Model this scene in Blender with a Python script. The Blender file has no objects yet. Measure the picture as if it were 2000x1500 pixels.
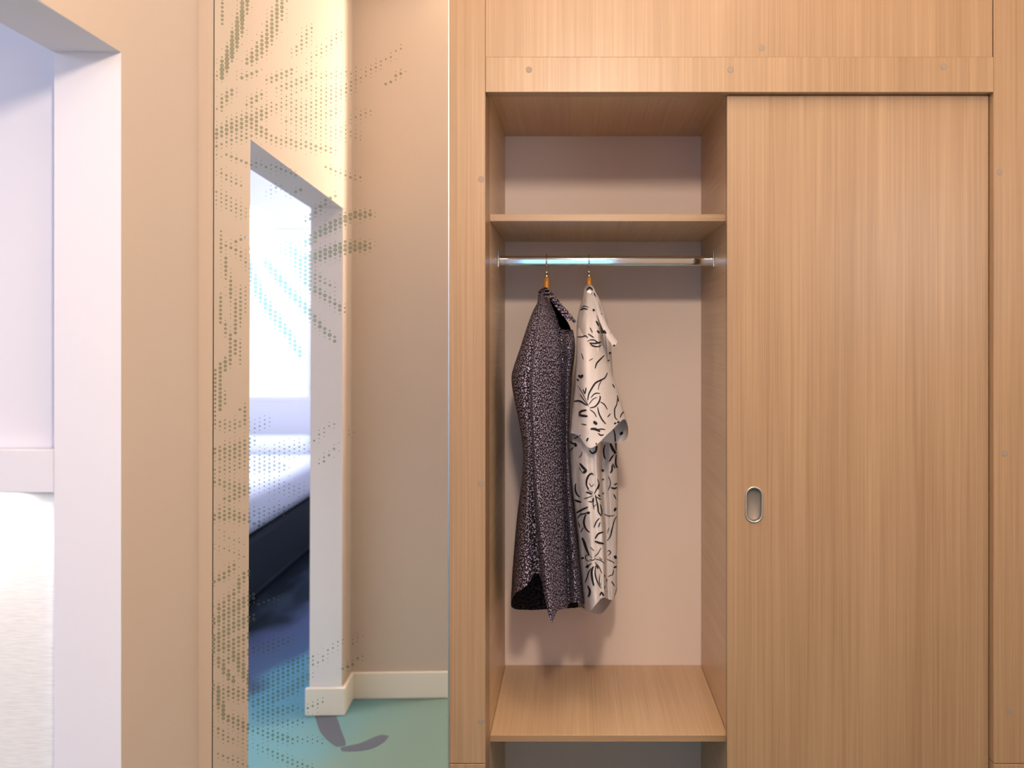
import bpy, bmesh, math, random
from mathutils import Vector, Matrix
from mathutils.bvhtree import BVHTree

random.seed(7)
C = bpy.context.scene.collection
sc = bpy.context.scene

# ------------------------------------------------------------------ camera, world, lights, exposure
EYE = 1.372                      # eye height; camera at the origin looking along +Y, metres
F = 2100.0
cam_d = bpy.data.cameras.new('camera')
cam_d.sensor_width = 36.0
cam_d.lens = F / 2000 * 36.0
cam_d.shift_x = -(1125 - 1000) / 2000
cam_d.shift_y = -(750 - 660) / 2000
cam_d.clip_start = 0.05
cam_d.dof.use_dof = True
cam_d.dof.focus_distance = 2.42
cam_d.dof.aperture_fstop = 3.4
cam = bpy.data.objects.new('camera', cam_d)
cam.location = (0, 0, EYE)
cam.rotation_euler = (math.pi / 2, 0, 0)
C.objects.link(cam)
sc.camera = cam

w = bpy.data.worlds.new('world'); sc.world = w; w.use_nodes = True
bg = w.node_tree.nodes['Background']
bg.inputs[0].default_value = (0.30, 0.68, 1.0, 1)
bg.inputs[1].default_value = 1.3

def lamp(name, kind, loc, energy, color, size=0.1, size_y=None, rot=(0, 0, 0)):
    d = bpy.data.lights.new(name, kind); d.energy = energy; d.color = color
    if kind == 'AREA':
        d.size = size
        if size_y: d.shape = 'RECTANGLE'; d.size_y = size_y
    else:
        d.shadow_soft_size = size
    o = bpy.data.objects.new(name, d); o.location = loc; o.rotation_euler = rot
    if kind == 'SPOT': d.spot_size = math.radians(54); d.spot_blend = 0.55
    C.objects.link(o)
    return o

WARM = (1.0, 0.74, 0.50)
lamp('hall_light', 'POINT', (0.06, 0.25, 2.24), 80, (1.0, 0.79, 0.62), 0.08)            # hall lamp
lamp('wardrobe_light', 'POINT', (0.06, 1.66, 2.62), 9, (1.0, 0.80, 0.62), 0.14)       # second hall lamp, in front of the wardrobe
lamp('right_light', 'POINT', (0.55, 0.80, 2.70), 5, (1.0, 0.80, 0.62), 0.08)           # third hall lamp, to the right
lamp('spot_light', 'SPOT', (-0.10, 2.06, 2.30), 7, (1.0, 0.76, 0.50), 0.05)            # narrow downlight over the open bay
lamp('fill_light', 'POINT', (1.15, 0.90, 1.70), 11, (0.82, 0.91, 1.0), 0.28)            # added cool fill without a real source, lifts the shaded bay
lamp('hall_daylight_fill', 'AREA', (-0.06, -2.57, 1.22), 9.0, (0.17, 0.50, 1.0), 0.68, 2.10, (math.radians(90), 0, 0))  # blue glow behind the hall window, made tall as added frontal fill
lamp('window_daylight', 'AREA', (-2.28, -3.47, 1.62), 4.2, (0.84, 0.95, 1.0), 1.0, 1.25, (math.radians(90), 0, 0))
lamp('bedroom_fill', 'POINT', (-1.80, -1.90, 2.10), 80, (0.62, 0.68, 1.0), 0.12)  # added lamp without a fitting, placed to throw cool light through the doorway
lamp('soffit_fill', 'POINT', (-2.10, 0.85, 1.40), 11, (0.97, 0.94, 1.0), 0.15)  # added low lamp, brightens the doorway soffit and bedroom wall
lamp('strip_light', 'AREA', (-1.96, 1.922, 1.093), 13, (1.0, 0.98, 0.95), 1.9, 0.02, (0, 0, 0))

sc.view_settings.view_transform = 'Standard'
sc.view_settings.look = 'None'
sc.view_settings.gamma = 1.0
sc.view_settings.use_curve_mapping = False
sc.view_settings.exposure = 0.20

# ------------------------------------------------------------------ material helpers
def new_mat(name):
    m = bpy.data.materials.new(name); m.use_nodes = True
    nt = m.node_tree
    b = nt.nodes['Principled BSDF']
    return m, nt, b

def plain(name, col, rough=0.6, metal=0.0, spec=0.3, bump=0.0, bscale=200.0, var=0.0):
    m, nt, b = new_mat(name)
    b.inputs['Base Color'].default_value = (*col, 1)
    b.inputs['Roughness'].default_value = rough
    b.inputs['Metallic'].default_value = metal
    b.inputs['Specular IOR Level'].default_value = spec
    if bump or var:
        tc = nt.nodes.new('ShaderNodeTexCoord')
        n = nt.nodes.new('ShaderNodeTexNoise'); n.inputs['Scale'].default_value = bscale
        n.inputs['Detail'].default_value = 3
        nt.links.new(tc.outputs['Object'], n.inputs['Vector'])
        if bump:
            bp = nt.nodes.new('ShaderNodeBump'); bp.inputs['Strength'].default_value = bump
            bp.inputs['Distance'].default_value = 0.001
            nt.links.new(n.outputs['Fac'], bp.inputs['Height'])
            nt.links.new(bp.outputs['Normal'], b.inputs['Normal'])
        if var:
            r = nt.nodes.new('ShaderNodeValToRGB')
            r.color_ramp.elements[0].position = 0.35; r.color_ramp.elements[1].position = 0.65
            r.color_ramp.elements[0].color = (*[c * (1 - var) for c in col], 1)
            r.color_ramp.elements[1].color = (*[min(1, c * (1 + var)) for c in col], 1)
            nt.links.new(n.outputs['Fac'], r.inputs['Fac'])
            nt.links.new(r.outputs['Color'], b.inputs['Base Color'])
    return m

def wood(name, axis, seed, dark, light, rough=0.34):
    """laminate with a fine straight grain along one axis"""
    m, nt, b = new_mat(name)
    tc = nt.nodes.new('ShaderNodeTexCoord')
    def layer(across, along, detail, off):
        mp = nt.nodes.new('ShaderNodeMapping')
        s = [across] * 3; s['xyz'.index(axis)] = along
        mp.inputs['Scale'].default_value = s
        mp.inputs['Location'].default_value = (seed * 3.1 + off, seed * 1.7 + off, seed * 2.3)
        nt.links.new(tc.outputs['Object'], mp.inputs['Vector'])
        n = nt.nodes.new('ShaderNodeTexNoise')
        n.inputs['Scale'].default_value = 1.0; n.inputs['Detail'].default_value = detail
        n.inputs['Roughness'].default_value = 0.6
        nt.links.new(mp.outputs['Vector'], n.inputs['Vector'])
        return n.outputs['Fac']
    fine = layer(260, 2.2, 4, 0)
    mid = layer(60, 0.9, 3, 5)
    big = layer(9, 0.35, 2, 11)
    def mix(a, c, f):
        x = nt.nodes.new('ShaderNodeMix'); x.data_type = 'FLOAT'
        x.inputs[0].default_value = f
        nt.links.new(a, x.inputs[2]); nt.links.new(c, x.inputs[3])
        return x.outputs[0]
    v = mix(mix(fine, mid, 0.36), big, 0.28)
    r = nt.nodes.new('ShaderNodeValToRGB')
    r.color_ramp.elements[0].position = 0.36; r.color_ramp.elements[0].color = (*dark, 1)
    r.color_ramp.elements[1].position = 0.62; r.color_ramp.elements[1].color = (*light, 1)
    nt.links.new(v, r.inputs['Fac'])
    nt.links.new(r.outputs['Color'], b.inputs['Base Color'])
    b.inputs['Roughness'].default_value = rough
    b.inputs['Specular IOR Level'].default_value = 0.5
    bp = nt.nodes.new('ShaderNodeBump'); bp.inputs['Strength'].default_value = 0.10
    bp.inputs['Distance'].default_value = 0.0006
    nt.links.new(fine, bp.inputs['Height']); nt.links.new(bp.outputs['Normal'], b.inputs['Normal'])
    return m

WD, WL = (0.300, 0.183, 0.096), (0.425, 0.280, 0.162)
ID, IL = (0.530, 0.355, 0.205), (0.690, 0.495, 0.305)     # same laminate, lightened to make the bay interior look brighter lit
M = {}
M['wood_z'] = wood('oak laminate upright', 'z', 1, WD, WL)
M['wood_z2'] = wood('oak laminate door', 'z', 4, WD, WL)
M['wood_z3'] = wood('oak laminate header', 'z', 7, WD, WL)
M['wood_y'] = wood('oak laminate shelf', 'y', 2, ID, IL)
M['wood_x'] = wood('oak laminate edge', 'x', 3, WD, WL)
M['backing'] = plain('beige backing board', (0.84, 0.72, 0.64), 0.45, spec=0.3, bump=0.05, bscale=400)
M['cap'] = plain('grey cap plastic', (0.30, 0.235, 0.185), 0.5)
M['steel'] = plain('brushed steel', (0.60, 0.58, 0.55), 0.32, 1.0)
M['steel_dark'] = plain('satin steel cup', (0.26, 0.225, 0.19), 0.55, 0.4)
M['chrome'] = plain('chrome', (0.80, 0.82, 0.85), 0.06, 1.0)
M['wall'] = plain('cream wall paint', (0.56, 0.47, 0.405), 0.75, spec=0.2, bump=0.06, bscale=350)
M['white'] = plain('white wall paint', (0.76, 0.74, 0.77), 0.7, spec=0.2, bump=0.05, bscale=350)
M['skirting'] = plain('white skirting paint', (0.80, 0.75, 0.68), 0.4)
M['ceiling'] = plain('white ceiling paint', (0.85, 0.83, 0.80), 0.8)
M['black'] = plain('black gap shade', (0.03, 0.02, 0.015), 0.6)  # paints the gap shadow at the mirror edge
M['brass'] = plain('polished hook metal', (0.85, 0.80, 0.72), 0.15, 1.0)
M['hanger_wood'] = wood('varnished hanger wood', 'z', 9, (0.50, 0.20, 0.02), (0.68, 0.30, 0.045), 0.3)
M['bedding'] = plain('white bedding', (0.80, 0.80, 0.84), 0.85, bump=0.3, bscale=30)
M['navy'] = plain('dark navy upholstery', (0.010, 0.016, 0.022), 0.8, bump=0.2, bscale=80)
M['slate'] = plain('slate upholstery', (0.06, 0.07, 0.10), 0.7)
M['ink'] = plain('black fabric ink', (0.022, 0.021, 0.026), 0.9, spec=0.1)
M['curtain'] = plain('sheer curtain', (0.85, 0.9, 0.95), 0.8)

def mat_carpet():
    m, nt, b = new_mat('teal patterned carpet')
    tc = nt.nodes.new('ShaderNodeTexCoord')
    n1 = nt.nodes.new('ShaderNodeTexNoise'); n1.inputs['Scale'].default_value = 2.2; n1.inputs['Detail'].default_value = 1.5
    n2 = nt.nodes.new('ShaderNodeTexNoise'); n2.inputs['Scale'].default_value = 260; n2.inputs['Detail'].default_value = 2
    n3 = nt.nodes.new('ShaderNodeTexNoise'); n3.inputs['Scale'].default_value = 1.0; n3.inputs['Detail'].default_value = 2
    mp = nt.nodes.new('ShaderNodeMapping'); mp.inputs['Scale'].default_value = (7.0, 1.1, 1); mp.inputs['Rotation'].default_value = (0, 0, -0.28)
    for n in (n1, n2): nt.links.new(tc.outputs['Object'], n.inputs['Vector'])
    nt.links.new(tc.outputs['Object'], mp.inputs['Vector']); nt.links.new(mp.outputs['Vector'], n3.inputs['Vector'])
    # diagonal colour bands, greyer green towards the hall, edges wandering with the noise
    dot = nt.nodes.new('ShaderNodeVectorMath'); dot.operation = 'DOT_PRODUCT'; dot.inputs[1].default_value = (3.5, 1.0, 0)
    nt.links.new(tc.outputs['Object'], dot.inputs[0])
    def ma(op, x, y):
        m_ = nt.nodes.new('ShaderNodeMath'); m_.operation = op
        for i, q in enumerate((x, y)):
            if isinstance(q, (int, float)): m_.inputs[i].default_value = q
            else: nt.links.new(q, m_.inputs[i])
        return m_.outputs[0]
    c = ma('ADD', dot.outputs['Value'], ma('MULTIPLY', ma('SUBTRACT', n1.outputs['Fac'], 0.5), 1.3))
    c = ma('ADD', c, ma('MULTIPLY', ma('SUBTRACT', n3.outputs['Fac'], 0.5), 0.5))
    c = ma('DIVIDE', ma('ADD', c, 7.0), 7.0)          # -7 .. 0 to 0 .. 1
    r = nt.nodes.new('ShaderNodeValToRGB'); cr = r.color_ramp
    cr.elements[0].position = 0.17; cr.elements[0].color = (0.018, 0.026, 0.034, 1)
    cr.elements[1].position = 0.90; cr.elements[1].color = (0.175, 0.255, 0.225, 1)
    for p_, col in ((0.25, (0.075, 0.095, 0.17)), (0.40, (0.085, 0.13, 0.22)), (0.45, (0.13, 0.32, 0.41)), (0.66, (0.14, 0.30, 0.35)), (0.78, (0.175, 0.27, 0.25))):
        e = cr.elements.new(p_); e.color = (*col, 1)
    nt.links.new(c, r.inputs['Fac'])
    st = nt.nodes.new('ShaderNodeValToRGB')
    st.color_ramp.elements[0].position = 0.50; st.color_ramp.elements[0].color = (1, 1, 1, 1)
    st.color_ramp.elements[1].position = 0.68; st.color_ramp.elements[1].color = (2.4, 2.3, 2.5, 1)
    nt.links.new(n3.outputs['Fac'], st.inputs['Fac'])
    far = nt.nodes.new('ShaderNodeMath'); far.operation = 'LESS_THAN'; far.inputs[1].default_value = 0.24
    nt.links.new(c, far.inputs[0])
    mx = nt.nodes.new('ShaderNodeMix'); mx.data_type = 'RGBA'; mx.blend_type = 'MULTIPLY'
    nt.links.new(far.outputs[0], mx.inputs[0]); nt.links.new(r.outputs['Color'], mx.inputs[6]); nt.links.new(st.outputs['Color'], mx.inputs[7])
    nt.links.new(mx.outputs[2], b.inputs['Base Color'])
    b.inputs['Roughness'].default_value = 0.95; b.inputs['Specular IOR Level'].default_value = 0.05
    bp = nt.nodes.new('ShaderNodeBump'); bp.inputs['Strength'].default_value = 0.6; bp.inputs['Distance'].default_value = 0.004
    nt.links.new(n2.outputs['Fac'], bp.inputs['Height']); nt.links.new(bp.outputs['Normal'], b.inputs['Normal'])
    return m
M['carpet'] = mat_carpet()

def mat_weave():
    m, nt, b = new_mat('cream woven panel')
    tc = nt.nodes.new('ShaderNodeTexCoord')
    mp = nt.nodes.new('ShaderNodeMapping'); mp.inputs['Scale'].default_value = (30, 30, 420)
    n = nt.nodes.new('ShaderNodeTexNoise'); n.inputs['Scale'].default_value = 1; n.inputs['Detail'].default_value = 3
    nt.links.new(tc.outputs['Object'], mp.inputs['Vector']); nt.links.new(mp.outputs['Vector'], n.inputs['Vector'])
    r = nt.nodes.new('ShaderNodeValToRGB')
    r.color_ramp.elements[0].position = 0.3; r.color_ramp.elements[0].color = (0.70, 0.67, 0.62, 1)
    r.color_ramp.elements[1].position = 0.6; r.color_ramp.elements[1].color = (0.80, 0.77, 0.73, 1)
    nt.links.new(n.outputs['Fac'], r.inputs['Fac']); nt.links.new(r.outputs['Color'], b.inputs['Base Color'])
    b.inputs['Roughness'].default_value = 0.85
    return m
M['weave'] = mat_weave()

def mat_mirror(name, col):
    m = bpy.data.materials.new(name); m.use_nodes = True
    nt = m.node_tree
    for n in list(nt.nodes):
        if n.type == 'BSDF_PRINCIPLED': nt.nodes.remove(n)
    g = nt.nodes.new('ShaderNodeBsdfGlossy'); g.inputs['Roughness'].default_value = 0.0
    g.inputs['Color'].default_value = (*col, 1)
    nt.links.new(g.outputs[0], nt.nodes['Material Output'].inputs[0])
    return m
M['mirror'] = mat_mirror('silvered mirror', (0.95, 0.95, 0.92))

def mat_print():
    m = bpy.data.materials.new('translucent teal print on mirror'); m.use_nodes = True
    nt = m.node_tree
    for n in list(nt.nodes):
        if n.type == 'BSDF_PRINCIPLED': nt.nodes.remove(n)
    g = nt.nodes.new('ShaderNodeBsdfGlossy'); g.inputs['Roughness'].default_value = 0.05
    g.inputs['Color'].default_value = (0.50, 0.56, 0.46, 1)
    d = nt.nodes.new('ShaderNodeBsdfDiffuse'); d.inputs['Color'].default_value = (0.22, 0.28, 0.22, 1)
    x = nt.nodes.new('ShaderNodeMixShader'); x.inputs[0].default_value = 0.14
    nt.links.new(g.outputs[0], x.inputs[1]); nt.links.new(d.outputs[0], x.inputs[2])
    nt.links.new(x.outputs[0], nt.nodes['Material Output'].inputs[0])
    return m
M['print'] = mat_print()

def mat_dark_cloth():
    m, nt, b = new_mat('dark cotton with tiny blossom print')
    uv = nt.nodes.new('ShaderNodeUVMap')
    def vor(scale, feature='F1'):
        v = nt.nodes.new('ShaderNodeTexVoronoi'); v.feature = feature
        v.inputs['Scale'].default_value = scale; v.inputs['Randomness'].default_value = 1.0
        v.voronoi_dimensions = '2D'
        nt.links.new(uv.outputs['UV'], v.inputs['Vector'])
        return v
    v1 = vor(172); v2 = vor(300); v3 = vor(95)
    def ramp(src, p0, c0, p1, c1):
        r = nt.nodes.new('ShaderNodeValToRGB')
        r.color_ramp.elements[0].position = p0; r.color_ramp.elements[0].color = (*c0, 1)
        r.color_ramp.elements[1].position = p1; r.color_ramp.elements[1].color = (*c1, 1)
        nt.links.new(src, r.inputs['Fac']); return r.outputs['Color']
    a = ramp(v1.outputs['Distance'], 0.15, (0.78, 0.70, 0.84), 0.30, (0.012, 0.008, 0.020))  # violet tint in the print stands in for cool light
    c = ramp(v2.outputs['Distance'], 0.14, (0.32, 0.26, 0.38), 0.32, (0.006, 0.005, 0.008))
    mx = nt.nodes.new('ShaderNodeMix'); mx.data_type = 'RGBA'; mx.blend_type = 'LIGHTEN'; mx.inputs[0].default_value = 1
    nt.links.new(a, mx.inputs[6]); nt.links.new(c, mx.inputs[7])
    dk = ramp(v3.outputs['Distance'], 0.25, (0.62, 0.62, 0.62), 0.75, (1, 1, 1))
    m2 = nt.nodes.new('ShaderNodeMix'); m2.data_type = 'RGBA'; m2.blend_type = 'MULTIPLY'; m2.inputs[0].default_value = 1
    nt.links.new(mx.outputs[2], m2.inputs[6]); nt.links.new(dk, m2.inputs[7])
    # the wrong side of the cloth is plain dark
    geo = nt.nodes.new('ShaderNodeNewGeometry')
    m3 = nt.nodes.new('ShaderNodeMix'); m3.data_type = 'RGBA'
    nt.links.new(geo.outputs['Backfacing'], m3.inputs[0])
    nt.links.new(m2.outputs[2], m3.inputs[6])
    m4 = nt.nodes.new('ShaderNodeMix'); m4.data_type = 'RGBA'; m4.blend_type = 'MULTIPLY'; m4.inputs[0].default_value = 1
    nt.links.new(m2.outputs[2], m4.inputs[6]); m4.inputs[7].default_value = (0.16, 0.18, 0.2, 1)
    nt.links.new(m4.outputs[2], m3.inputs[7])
    nt.links.new(m3.outputs[2], b.inputs['Base Color'])
    b.inputs['Roughness'].default_value = 0.85; b.inputs['Specular IOR Level'].default_value = 0.15
    return m
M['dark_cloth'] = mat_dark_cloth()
M['white_cloth'] = plain('white cotton', (0.64, 0.59, 0.585), 0.9, spec=0.1, bump=0.15, bscale=900)
M['button'] = plain('pearl button', (0.82, 0.80, 0.78), 0.25)

def cat(p0, p1, p2, p3, t):
    return 0.5 * ((2 * p1) + (-p0 + p2) * t + (2 * p0 - 5 * p1 + 4 * p2 - p3) * t * t + (-p0 + 3 * p1 - 3 * p2 + p3) * t ** 3)

# ------------------------------------------------------------------ object helpers
def tag(o, label=None, cat=None, group=None, kind=None):
    if label: o['label'] = label
    if cat: o['category'] = cat
    if group: o['group'] = group
    if kind: o['kind'] = kind
    return o

def empty(name, loc):
    o = bpy.data.objects.new(name, None); o.location = loc; o.empty_display_size = 0.05
    C.objects.link(o); return o

def link(name, bm, mat, parent=None, smooth=False, origin=None):
    """bm in world metres; origin: where the object's own origin goes"""
    root = parent
    base = Vector((0, 0, 0))
    while root is not None:
        base += root.location; root = root.parent
    org = Vector(origin) if origin is not None else (base if parent is not None else Vector((0, 0, 0)))
    bm.transform(Matrix.Translation(-org))
    me = bpy.data.meshes.new(name)
    bmesh.ops.recalc_face_normals(bm, faces=bm.faces)
    bm.to_mesh(me); bm.free()
    if smooth:
        for p in me.polygons: p.use_smooth = True
    if isinstance(mat, (list, tuple)):
        for m in mat: me.materials.append(m)
    else: me.materials.append(mat)
    o = bpy.data.objects.new(name, me); C.objects.link(o)
    if parent is not None: o.parent = parent; o.location = org - base
    else: o.location = org
    return o

def add_box(bm, x0, x1, y0, y1, z0, z1, bev=0.0):
    t = bmesh.new()
    bmesh.ops.create_cube(t, size=1.0)
    for v in t.verts:
        v.co = Vector((x0 + (v.co.x + .5) * (x1 - x0), y0 + (v.co.y + .5) * (y1 - y0), z0 + (v.co.z + .5) * (z1 - z0)))
    if bev:
        bmesh.ops.bevel(t, geom=list(t.edges), offset=bev, segments=1, affect='EDGES', profile=0.5)
    me = bpy.data.meshes.new('t'); t.to_mesh(me); t.free()
    bm.from_mesh(me); bpy.data.meshes.remove(me)
    return bm

def box(x0, x1, y0, y1, z0, z1, bev=0.0):
    return add_box(bmesh.new(), x0, x1, y0, y1, z0, z1, bev)

def tube(bm, pts, radii, n=10, cap=True):
    """swept round tube through points"""
    pts = [Vector(p) for p in pts]
    if not isinstance(radii, (list, tuple)): radii = [radii] * len(pts)
    rings = []
    ref = None
    for i, p in enumerate(pts):
        d = (pts[min(i + 1, len(pts) - 1)] - pts[max(i - 1, 0)]).normalized()
        if ref is None:
            ref = d.orthogonal().normalized()
        a = (ref - d * ref.dot(d)).normalized(); b = d.cross(a); ref = a
        rings.append([bm.verts.new(p + (a * math.cos(2 * math.pi * k / n) + b * math.sin(2 * math.pi * k / n)) * radii[i]) for k in range(n)])
    for r0, r1 in zip(rings, rings[1:]):
        for k in range(n):
            bm.faces.new((r0[k], r0[(k + 1) % n], r1[(k + 1) % n], r1[k]))
    if cap:
        bm.faces.new(rings[0][::-1]); bm.faces.new(rings[-1])
    return bm

def at(px, py, d):
    """point seen at (px, py) of the 2000 x 1500 frame, at depth d metres"""
    return Vector(((px - 1125) / F * d, d, EYE + (660 - py) / F * d))

# ------------------------------------------------------------------ setting
H = 2.78
XW, TH = -0.806, 0.1185          # hall face of the left wall, its thickness
XB = XW - TH
YJ, YN, YB = 1.905, 0.610, 0.422 # far jamb, near jamb, wall behind
ZT = 1.878                       # door head
YW = 2.297                       # wall strip beside the mirror

def structure(name, bm, mat, label, parent=None):
    o = link(name, bm, mat, parent)
    if parent is None: tag(o, label, None, None, 'structure')
    return o

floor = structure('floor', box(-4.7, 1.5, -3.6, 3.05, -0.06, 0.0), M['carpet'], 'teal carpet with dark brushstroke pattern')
M['motif'] = plain('dark violet carpet pile', (0.11, 0.125, 0.16), 0.95, spec=0.05, bump=0.5, bscale=260)
def ribbon(pts, wd, z):
    bm = bmesh.new(); pts = [Vector((*p, 0)) for p in pts]; n = len(pts); path = []
    for i in range(n - 1):
        g = lambda k: pts[max(0, min(n - 1, k))]
        for q in range(8 + (i == n - 2)): path.append(cat(g(i - 1), g(i), g(i + 1), g(i + 2), q / 8))
    prev = None
    for i, p in enumerate(path):
        d = (path[min(i + 1, len(path) - 1)] - path[max(0, i - 1)]).normalized(); sd = Vector((-d.y, d.x, 0))
        hw_ = wd / 2 * (0.15 + 0.85 * math.sin(math.pi * (0.05 + 0.9 * i / (len(path) - 1))) ** 0.7)
        cur = [bm.verts.new((p.x + sd.x * s_ * hw_, p.y + sd.y * s_ * hw_, z)) for s_ in (-1, 1)]
        if prev: bm.faces.new((prev[0], prev[1], cur[1], cur[0]))
        prev = cur
    return bm
for pts, wd in (([(-0.93, .54), (-.87, .61), (-.81, .79), (-.75, .93)], .075), ([(-.745, .96), (-.667, .93), (-.615, .83)], .07)):
    link('carpet_motif', ribbon(pts, wd, 0.0008), M['motif'], floor)
structure('ceiling', box(-4.7, 1.5, -3.6, 3.05, H, H + 0.06), M['ceiling'], 'plain white ceiling')

def two_tone(bm, pred):
    """material 1 on faces chosen by pred(centre, normal)"""
    bmesh.ops.recalc_face_normals(bm, faces=bm.faces)
    for f in bm.faces:
        f.material_index = 1 if pred(f.calc_center_median(), f.normal) else 0
    return bm
white_side = lambda c, n: n.x < -0.5 or (abs(n.x) < 0.5 and c.x < XW - 0.005)
bm = bmesh.new()
add_box(bm, XB, XW, YJ, 2.42, 0, H)
add_box(bm, XB, XW, YN, YJ, ZT, H)
add_box(bm, XB, XW, YB, YN, 0, H)
add_box(bm, XB, -0.40, 0.30, YB, 0, H)
bm = two_tone(bm, lambda c, n: (n.x < -0.5) or (YJ - .01 < c.y < YJ + .01 and n.y < -.5) or (n.z < -.5 and abs(c.z - ZT) < .01) or (n.y > .5 and abs(c.y - YN) < .01))
structure('wall_left', bm, [M['wall'], M['white']], 'cream wall with wide doorway left of the mirror')
structure('wall_back', box(XW, -0.7785, YW, 2.42, 0, H), M['wall'], 'narrow cream wall strip left of the mirror')
structure('wall_side', box(-0.57, -0.42, -2.5, 0.30, 0, H), M['wall'], 'cream hall wall behind the viewpoint')
structure('wall_right', box(1.36, 1.46, -2.5, 3.0, 0, H), M['wall'], 'cream wall right of the wardrobe')
# hall end wall with a window opening
bm = bmesh.new()
WX0, WX1, WZ0, WZ1 = -0.42, 0.29, 0.12, 2.32
add_box(bm, -0.57, WX0, -2.6, -2.5, 0, H); add_box(bm, WX1, 1.46, -2.6, -2.5, 0, H)
add_box(bm, WX0, WX1, -2.6, -2.5, 0, WZ0); add_box(bm, WX0, WX1, -2.6, -2.5, WZ1, H)
structure('wall_front', bm, M['wall'], 'cream hall end wall with a tall window')

def glass_mat():
    m = bpy.data.materials.new('window glass'); m.use_nodes = True
    nt = m.node_tree
    for n in list(nt.nodes):
        if n.type == 'BSDF_PRINCIPLED': nt.nodes.remove(n)
    t = nt.nodes.new('ShaderNodeBsdfTransparent'); t.inputs[0].default_value = (0.95, 0.97, 1, 1)
    g = nt.nodes.new('ShaderNodeBsdfGlossy'); g.inputs['Roughness'].default_value = 0.0
    x = nt.nodes.new('ShaderNodeMixShader'); x.inputs[0].default_value = 0.05
    nt.links.new(t.outputs[0], x.inputs[1]); nt.links.new(g.outputs[0], x.inputs[2])
    nt.links.new(x.outputs[0], nt.nodes['Material Output'].inputs[0])
    return m
M['glass'] = glass_mat()

def window(name, x0, x1, y, z0, z1, label, bars):
    bm = bmesh.new(); f = 0.035
    add_box(bm, x0, x0 + f, y - .06, y - .01, z0, z1, .003); add_box(bm, x1 - f, x1, y - .06, y - .01, z0, z1, .003)
    add_box(bm, x0 + f, x1 - f, y - .06, y - .01, z0, z0 + f, .003); add_box(bm, x0 + f, x1 - f, y - .06, y - .01, z1 - f, z1, .003)
    for b in bars: add_box(bm, b - .015, b + .015, y - .055, y - .015, z0 + f, z1 - f, .002)
    o = structure(name, bm, M['skirting'], label)
    link('pane', box(x0 + f, x1 - f, y - .040, y - .034, z0 + f, z1 - f), M['glass'], o)
    return o
window('window_2', WX0, WX1, -2.5, WZ0, WZ1, 'white framed hall end window behind the viewpoint, made tall to add cool fill', [])

# bedroom beyond the doorway
bm = bmesh.new()
BX0, BX1, BZ0, BZ1 = -2.80, -1.75, 0.98, 2.26
add_box(bm, -4.7, BX0, -3.5, -3.4, 0, H); add_box(bm, BX1, -0.45, -3.5, -3.4, 0, H)
add_box(bm, BX0, BX1, -3.5, -3.4, 0, BZ0); add_box(bm, BX0, BX1, -3.5, -3.4, BZ1, H)
structure('wall_bedroom_front', bm, M['white'], 'white bedroom wall below and around the bright window')
window('window_1', BX0, BX1, -3.4, BZ0, BZ1, 'bright bedroom window seen in the mirror', [])
structure('wall_bedroom_left', box(-4.7, -4.6, -3.4, 2.1, 0, H), M['white'], 'white bedroom wall far left')
structure('wall_bedroom_side', box(-0.575, -0.572, -3.4, 0.30, 0, H), M['white'], 'white bedroom wall backing onto the hall')
structure('wall_bedroom_back', box(-4.6, XB, 1.945, 2.1, 0, H), M['white'], 'white bedroom wall seen through the doorway')

# skirting: wraps the near pier and the wall behind
def baseboard(name, segs, label):
    bm = bmesh.new()
    for (x0, x1, y0, y1) in segs:
        add_box(bm, x0, x1, y0, y1, 0, 0.104, 0.004)
    return structure(name, bm, M['skirting'], label)
t = 0.014
baseboard('baseboard_left', [(XB - t, XW + t, YN, YN + t), (XW, XW + t, YB + t, YN)], 'white skirting wrapping the doorway pier, seen in the mirror')
baseboard('baseboard_back', [(XW, -0.40, YB, YB + t)], 'white skirting along the cream wall seen in the mirror')
baseboard('baseboard_right', [(XW, XW + t, YJ, YW)], 'white skirting below the cream wall left of the mirror')

# ------------------------------------------------------------------ wardrobe
FY = 2.30                        # front plane of the frame
K = FY / F
XL = (948 - 1125) * K            # inner edge of the left stile
XLo = (878 - 1125) * K
XR = (1941 - 1125) * K
DIV = 0.342                      # right side of the open bay
SY, BY = 2.42, 2.94              # shelf fronts, back panel
ward = empty('wardrobe', (0.35, 2.6, 0))
tag(ward, 'built-in pale oak wardrobe with one open bay and a sliding door', 'wardrobe')
def wp(name, bm, mat, smooth=False): return link(name, bm, mat, ward, smooth)
ZJ = EYE - 832 * K
RZ0, RZ1 = EYE + 480 * K, EYE + 549 * K
wp('stile', box(XLo, XL, FY, 2.42, ZJ + .0006, H - .001, .0012), M['wood_z'])
wp('stile', box(XLo, XL, FY, 2.42, 0.002, ZJ - .0006, .0012), M['wood_z2'])
wp('stile', box(XR, 1.355, FY, 2.36, ZJ + .0006, H - .001, .0012), M['wood_z3'])
wp('stile', box(XR, 1.355, FY, 2.36, 0.002, ZJ - .0006, .0012), M['wood_z'])
wp('top_rail', box(XL + .0004, XR - .0004, FY, 2.345, RZ0, RZ1, .0010), M['wood_z3'])
wp('header_panel', box(XL + .0003, XR - .0024, FY + .0014, 2.32, RZ1 + .0001, H - .001, .0004), M['wood_z'])
wp('side_panel', box(XL - .018, XL, 2.4205, BY + .02, 0.002, 2.2), M['wood_y'])
wp('divider', box(DIV, DIV + .02, 2.358, BY, 0.002, 1.9236), M['wood_y'])
wp('back_panel', box(XL, 1.35, BY + .0005, BY + .018, 0.002, 2.2), M['backing'])
wp('inner_top', box(XL, 1.35, 2.346, BY, 1.9236, 1.942), M['wood_y'])
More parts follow.
